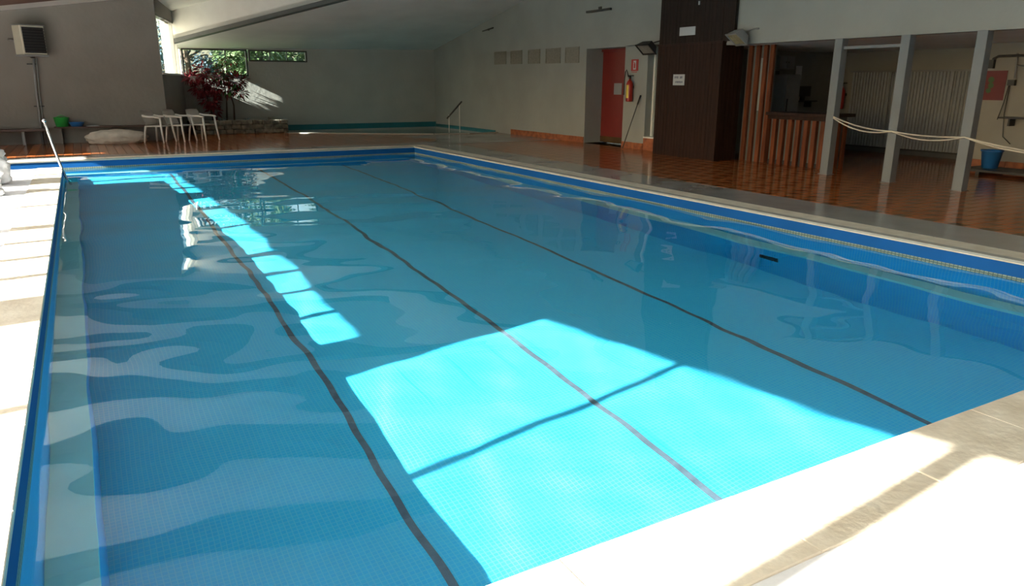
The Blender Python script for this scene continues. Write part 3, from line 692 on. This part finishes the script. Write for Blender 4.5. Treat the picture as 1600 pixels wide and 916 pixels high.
# spot lamp on alcove ceiling
t = thing('spot_lamp', 'tiny white lamp hanging from the alcove ceiling above the bar', 'lamp', (12.3, 9.35, 2.1)); lathe('bulb', [(0, 0), (.03, .01), (.035, .04), (.02, .07), (0, .07)], 'plwhite', (12.3, 9.35, 2.03), t); tubeobj('stem', [(12.3, 9.35, 2.1), (12.3, 9.35, 2.24)], .008, 'plwhite', t)

# ------------------------------------------------------------------ heater on wall A
t = thing('fan_heater', 'beige fan heater with dark louvres high on the left wall', 'heater', (-.75, 21.95, 2.1))
H0 = Matrix.Translation((-.80, 21.82, 2.45)) @ Matrix.Rotation(rad(28), 4, 'Z')
bm = bmesh.new(); bx(bm, (-.27, -.17, -.33), (.27, .2, .33), 0, H0); bmesh.ops.bevel(bm, geom=bm.edges[:], offset=.012, segments=1, affect='EDGES'); meshobj('casing', bm, 'beige', t)
bm = bmesh.new(); bx(bm, (-.23, -.176, -.29), (.25, -.169, .29), 0, H0); meshobj('louvre_opening', bm, 'black', t)
for k in range(9):
    zc = -.26+k*.065; bm = bmesh.new(); bx(bm, (-.23, -.20, zc-.005), (.25, -.176, zc+.012), 0, H0); meshobj('louvre', bm, 'darkmetal', t)
bm = bmesh.new(); bx(bm, (-.28, -.2, -.37), (.28, .2, -.332), 0, H0); meshobj('mounting_rail', bm, 'greymetal', t)
bm = bmesh.new(); bx(bm, (-.28, -.2, .332), (.28, .2, .345), 0, H0); meshobj('mounting_rail', bm, 'greymetal', t)
tubeobj('wall_arm', [(-.78, 21.90, 2.08), (-.84, 22.19, 2.08)], .03, 'darkmetal', t)
tubeobj('inlet_pipe', [(-1.0, 22.00, 2.2), (-1.12, 22.05, 2.12), (-1.13, 22.10, 2.45), (-1.25, 22.15, 2.47)], .022, 'greymetal', t)
t = thing('heating_pipe', 'grey vertical pipe pair under the fan heater', 'pipe', (-.86, 22.10, 0)); tubeobj('pipe', [(-.80, 22.10, 2.05), (-.86, 22.13, 1.2), (-.90, 22.14, .0)], .028, 'greymetal', t); tubeobj('pipe', [(-.74, 22.10, 2.05), (-.80, 22.14, 1.2), (-.84, 22.15, .0)], .014, 'greymetal', t)
for z in (.9, 1.9): box('clip', (-.96, 22.14, z), (-.74, 22.20, z+.03), 'darkmetal', t)
# benches along wall A
t = thing('wall_bench', 'brown plank bench along the left wall under the heater', 'bench', (-2, 22.00, 0)); box('seat_plank', (-3.9, 21.75, .33), (-.72, 22.18, .385), 'bench', t, bevel=.005)
for x in (-3.6, -2.4, -1.3): box('leg', (x, 21.85, 0), (x+.06, 22.10, .33), 'greymetal', t)
t = thing('wall_ledge', 'thin dark ledge along the left wall behind the white bundle', 'ledge', (.6, 22.00, 0)); box('ledge_plank', (-.60, 21.85, .385), (1.93, 22.18, .415), 'bench', t, bevel=.004)
for x in (-.5, .6, 1.8): box('bracket', (x, 22.00, 0), (x+.05, 22.18, .385), 'plasterA', t)
t = thing('green_tub', 'green plastic tub on the ledge by the left wall', 'tub', (-.42, 22.00, .415)); lathe('tub_body', [(0, 0), (.13, 0), (.17, .22), (.18, .23), (.16, .225), (.12, .02), (0, .02)], 'green', (-.42, 22.02, .417), t); tubeobj('tub_handle', [(-.58, 22.02, .62), (-.42, 22.02, .70), (-.26, 22.02, .62)], .008, 'green', t)
t = thing('blue_basin', 'flat blue plastic basin beside the green tub on the ledge', 'basin', (-.18, 21.98, .415)); lathe('basin_body', [(0, 0), (.12, 0), (.17, .10), (.175, .11), (.155, .10), (.11, .02), (0, .02)], 'bluepl', (-.1, 21.98, .417), t); lathe('lid', [(0, 0), (.15, 0), (.15, .01), (0, .01)], 'paper', (.25, 22.00, .417), t)
def blob(name, c, sx, sy, sz, m, parent, seed=0, amp=.18, f=3.0, sub=4):
    bm = bmesh.new(); bmesh.ops.create_icosphere(bm, subdivisions=sub, radius=1)
    for v in bm.verts:
        d = v.co.normalized(); k = 1+amp*noise.noise(d*f+Vector((seed, 0, 0)))+amp*.5*abs(noise.noise(d*f*2.6+Vector((seed, 5, 0))))
        p = d*k; z = max(-.72, p.z)
        v.co = Vector((c[0]+p.x*sx, c[1]+p.y*sy, c[2]+(z+.72)*sz))
    return meshobj(name, bm, m, parent, smooth=True)
t = thing('canvas_bundle', 'long cream rolled canvas bundle on the floor under the ledge', 'bundle', (.7, 21.5, 0)); blob('canvas', (.74, 21.5, .0), .68, .24, .20, 'tarp', t, 2)
t = thing('plastic_bag', 'large crumpled white plastic bag on the sunny deck at the left edge', 'bag', (-1.42, 13.3, 0)); blob('bag_body', (-1.50, 13.6, 0), .42, .38, .42, 'bag', t, 5, .30, 3.4, 5); blob('bag_neck', (-1.42, 13.5, .52), .15, .14, .11, 'bag', t, 9, .35, 4)
t = thing('plastic_bag', 'smaller white plastic bag lying in front of the large one', 'bag', (-1.35, 12.6, 0)); blob('bag_body', (-1.36, 12.4, 0), .24, .24, .22, 'bag', t, 12, .35, 4, 5); blob('bag_tail', (-1.12, 12.25, 0), .08, .13, .06, 'bag', t, 15, .3)
# pool ladder rails
def rail(lab, x, y):
    t = thing('ladder_rail', lab, 'handrail', (x, y, 0))
    tubeobj('rail_tube', [(x+.12, y+.05, -.9), (x+.10, y+.04, -.3), (x+.03, y+.02, -.02), (x, y, .12), (x-.06, y, .45), (x-.13, y, .84)], .021, 'steel', t, 10)
    lathe('end_cap', [(0, -.02), (.03, -.015), (.035, .01), (.02, .03), (0, .035)], 'steel', (x-.13, y, .85), t, 12)
    lathe('floor_flange', [(0, 0), (.05, 0), (.05, .012), (0, .014)], 'steel', (x-.0, y, .006), t, 12)
rail('stainless ladder rail at the far left corner of the big pool', PX0-.02, 15.3)
t = thing('pool_handrail', 'thin white handrail with dark grip beside the small teal pool', 'handrail', (10.3, 21.7, 0))
for (x, y, z) in ((10.05, 21.6, .55), (10.42, 21.6, .88)): tubeobj('post', [(x, y, 0), (x, y, z)], .014, 'plwhite', t)
tubeobj('grip', [(9.98, 21.6, .44), (10.50, 21.6, .95)], .026, 'darkmetal', t)

# ------------------------------------------------------------------ plastic chairs
def chair(lab, loc, rz):
    t = thing('plastic_chair', lab, 'chair', loc, 'white plastic chairs by the left wall'); t.rotation_euler = (0, 0, rz)
    bpy.context.view_layer.update()
    def add(name, bm, sm=True):
        bmesh.ops.recalc_face_normals(bm, faces=bm.faces[:]); me = bpy.data.meshes.new(name); bm.to_mesh(me); bm.free(); me.materials.append(M['plwhite'])
        for p in me.polygons: p.use_smooth = sm
        o = bpy.data.objects.new(name, me); C.objects.link(o); o.parent = t
    bm = bmesh.new(); vs = bx(bm, (-.23, -.24, .40), (.24, .24, .425)); bmesh.ops.bevel(bm, geom=bm.edges[:], offset=.01, segments=2, affect='EDGES'); add('seat', bm)
    bm = bmesh.new(); n = 10; rows = []
    for j in range(6):
        zz = .44+.38*j/5; row = []
        for k in range(n+1):
            a = (k/n-.5)*1.1; w_ = .26*(1 if j < 4 else (.96 if j == 4 else .85))
            row.append(bm.verts.new((-.19-.13*j/5-.07*math.cos(a)+.07, w_*math.sin(a)/math.sin(.55), zz-(.02*abs(a) if j == 5 else 0))))
        rows.append(row)
    for a, b in zip(rows, rows[1:]):
        for k in range(n): bm.faces.new((a[k], a[k+1], b[k+1], b[k]))
    bmesh.ops.solidify(bm, geom=bm.faces[:], thickness=.02); add('backrest', bm)
    for sx, sy in ((.22, .23), (.22, -.23), (-.20, .22), (-.20, -.22)):
        bm = bmesh.new(); top = (sx, sy, .62 if sx > 0 else .42)
        tube(bm, [(sx*1.3, sy*1.18, 0), (sx*1.12, sy*1.08, .3), top], [.02, .024, .027], 6); add('leg', bm)
    for sy in (.25, -.25):
        bm = bmesh.new(); tube(bm, [(.26, sy, .62), (.1, sy*1.05, .645), (-.12, sy*1.02, .65), (-.25, sy*.95, .68)], .025, 6); add('armrest', bm)
chair('leftmost of the three white plastic armchairs', (1.72, 21.45, 0), rad(-38))
chair('middle one of the three white plastic armchairs', (2.24, 21.6, 0), rad(-40))
chair('rightmost white plastic armchair, nearest the stone planter', (2.82, 21.7, 0), rad(-46))

# ------------------------------------------------------------------ stone planter
pl = thing('stone_planter', 'low rough stone planter against the back wall holding two red plants', 'planter', (4.2, 24.3, 0))
box('soil', (2.9, 24.15, 0), (5.5, 25.8, .33), 'soil', pl)
def stone(a, b):
    bm = bmesh.new(); bx(bm, a, b); bmesh.ops.bevel(bm, geom=bm.edges[:], offset=.018, segments=1, affect='EDGES')
    for v in bm.verts: v.co += Vector([random.uniform(-.008, .008) for _ in range(3)])
    bmesh.ops.recalc_face_normals(bm, faces=bm.faces[:]); meshobj('stone', bm, 'stone', pl)
for r in range(3):
    x = 2.85+(r % 2)*.1
    while x < 5.55:
        w_ = random.uniform(.2, .36); stone((x, 23.95+random.uniform(-.02, .02), r*.135), (min(x+w_, 5.62), 24.16, r*.135+.13)); x += w_+.008
    y = 24.17
    while y < 25.7:
        w_ = random.uniform(.24, .4); stone((5.42, y, r*.135), (5.63+random.uniform(-.02, .02), min(y+w_, 25.85), r*.135+.13)); y += w_+.008

# ------------------------------------------------------------------ plants
def leaf_bm(bm, p, d, L, W, droop=.3, mi=0):
    d = d.normalized(); s = d.cross(Vector((0, 0, 1)));
    if s.length < .05: s = Vector((1, 0, 0))
    s = (s.normalized()+Vector([random.uniform(-.5, .5) for _ in range(3)])).normalized()
    a = bm.verts.new(p); m1 = p+d*L*.45; b = bm.verts.new(m1+s*W); c = bm.verts.new(m1-s*W); e = bm.verts.new(p+d*L-Vector((0, 0, L*droop)))
    bm.faces.new((a, b, e, c)).material_index = mi
def plant(name, lab, base, trunk, crown, nl, ll, lw, mats, cat='plant', group=None, seed=1, cen=.35):
    rr = random.Random(seed); t = thing(name, lab, cat, base, group)
    tubeobj('trunk', trunk, [.03-.018*k/(len(trunk)-1) for k in range(len(trunk))], 'bark', t, 6)
    bm = bmesh.new(); bb = bmesh.new()
    for (c, r) in crown:
        c = Vector(c); q = min(trunk, key=lambda p: (Vector(p)-c).length if p[2] < c.z+.1 else 9)
        tube(bb, [q, c], [.012, .006], 5)
        for k in range(int(nl*r[0]*r[2]*9)):
            u = Vector((rr.gauss(0, 1), rr.gauss(0, 1), rr.gauss(0, 1))).normalized(); k_ = rr.uniform(cen, 1)
            p = c+Vector((u.x*r[0], u.y*r[1], u.z*r[2]))*k_
            leaf_bm(bm, p, u+Vector((0, 0, .2)), ll*rr.uniform(.6, 1.2), lw, .3, 0 if rr.random() < .75 else len(mats)-1)
    meshobj('branch', bb, 'bark', t); meshobj('foliage', bm, mats, t)['kind'] = 'stuff'
plant('red_leaf_plant', 'left red leaved plant in the stone planter, low and dense', (3.65, 25.42, .33), [(3.65, 25.42, .33), (3.6, 25.42, .7), (3.5, 25.42, 1.2), (3.4, 25.42, 1.6)],
      [((3.15, 25.42, 1.65), (.26, .25, .16)), ((3.45, 25.42, 1.85), (.20, .2, .22)), ((3.4, 25.4, 1.35), (.32, .25, .25)), ((3.6, 25.42, 1.0), (.28, .22, .28)), ((3.7, 25.42, .65), (.16, .16, .2)), ((3.75, 25.42, 1.35), (.28, .22, .22))], 330, .17, .034, ['leafred', 'leafred'], seed=3)
plant('red_leaf_plant', 'right taller plant in the stone planter with bare stem and red and green crown', (4.28, 25.42, .33), [(4.28, 25.42, .33), (4.30, 25.42, .8), (4.22, 25.42, 1.2), (4.3, 25.42, 1.7)],
      [((4.0, 25.42, 1.65), (.32, .25, .18)), ((4.45, 25.42, 1.55), (.36, .25, .24)), ((4.15, 25.42, 1.30), (.3, .25, .16)), ((4.5, 25.42, 1.20), (.22, .2, .14))], 330, .17, .034, ['leafred', 'leafgreen'], seed=5)
plant('green_top_shrub', 'loose green leaved shrub rising behind the red plants at the window', (4.05, 25.42, .33), [(4.05, 25.42, .33), (4.1, 25.42, 1.0), (4.1, 25.6, 1.9)],
      [((3.9, 25.42, 2.1), (.22, .2, .16)), ((4.35, 25.42, 2.15), (.26, .2, .14)), ((4.1, 25.42, 1.9), (.34, .2, .12))], 170, .15, .032, ['leafgreen', 'leafred'], seed=8)
for k, (x, lab) in enumerate(((3.75, 'small dark tuft at the foot of the left red plant'), (4.45, 'spiky dark tuft at the foot of the right red plant'), (5.0, 'tiny plant at the right end of the stone planter'))):
    t = thing('grass_tuft', lab, 'plant', (x, 24.3, .33), 'tufts in the planter')
    for q in range(9 if k < 2 else 6):
        an = q*2.4; bm = bmesh.new(); d = Vector((math.cos(an), math.sin(an), 1.2)); leaf_bm(bm, Vector((x, 24.32, .32)), d, .26 if k < 2 else .16, .014, .25); meshobj('leaf', bm, 'darkleaf', t)

# ------------------------------------------------------------------ outdoors
struct(prism('ground', [(-60, -40), (XL-.25, -40), (XL-.25, 22.5), (1.85, 22.5), (2.7, 26.2), (60, 26.2), (60, 90), (-60, 90)], -.4, -.15, 'grass'))
struct(box('terrace', (-16, -8, -.14), (XL-.25, 21.8, -.05), 'pave'))
def tree(lab, x, y, s, h, seed, ms, group='trees outside the windows'):
    rr = random.Random(seed); t = thing('garden_tree', lab, 'tree', (x, y, -.15), group)
    tubeobj('trunk', [(x, y, -.15), (x+.1, y, h*.35), (x, y, h*.7)], [.16, .12, .06], 'bark', t, 7)
    bm = bmesh.new(); bb = bmesh.new()
    for k in range(14):
        c = Vector((x+rr.gauss(0, s*.45), y+rr.gauss(0, s*.4), h*.6+rr.gauss(0, h*.22))); r = s*rr.uniform(.3, .55)
        tube(bb, [(x, y, h*.45), c], [.05, .02], 5)
        for q in range(330 if s > 1 else 620):
            u = Vector((rr.gauss(0, 1), rr.gauss(0, 1), rr.gauss(0, 1))).normalized(); leaf_bm(bm, c+u*r*rr.uniform(.5, 1), u, .22, .07)
    meshobj('branch', bb, 'bark', t); meshobj('foliage', bm, ms, t)['kind'] = 'stuff'
tree('broad light green tree seen through the right half of the first window', 7.2, 35, 1.4, 4.0, 1, 'treeleaf')
tree('dark blue green conifer seen through the left half of the first window', 4.4, 37, 2.3, 5.6, 2, 'darkleaf')
tree('bright green tree seen in the middle of the long low window', 9.0, 38, 1.3, 4.0, 3, 'treeleaf')
tree('bright green tree seen at the right end of the long low window', 11.0, 37, 1.6, 3.9, 4, 'treeleaf')
tree('dark hedge like shrub outside the slanting corner window', -1.2, 23.7, .7, 3.4, 6, 'darkleaf')
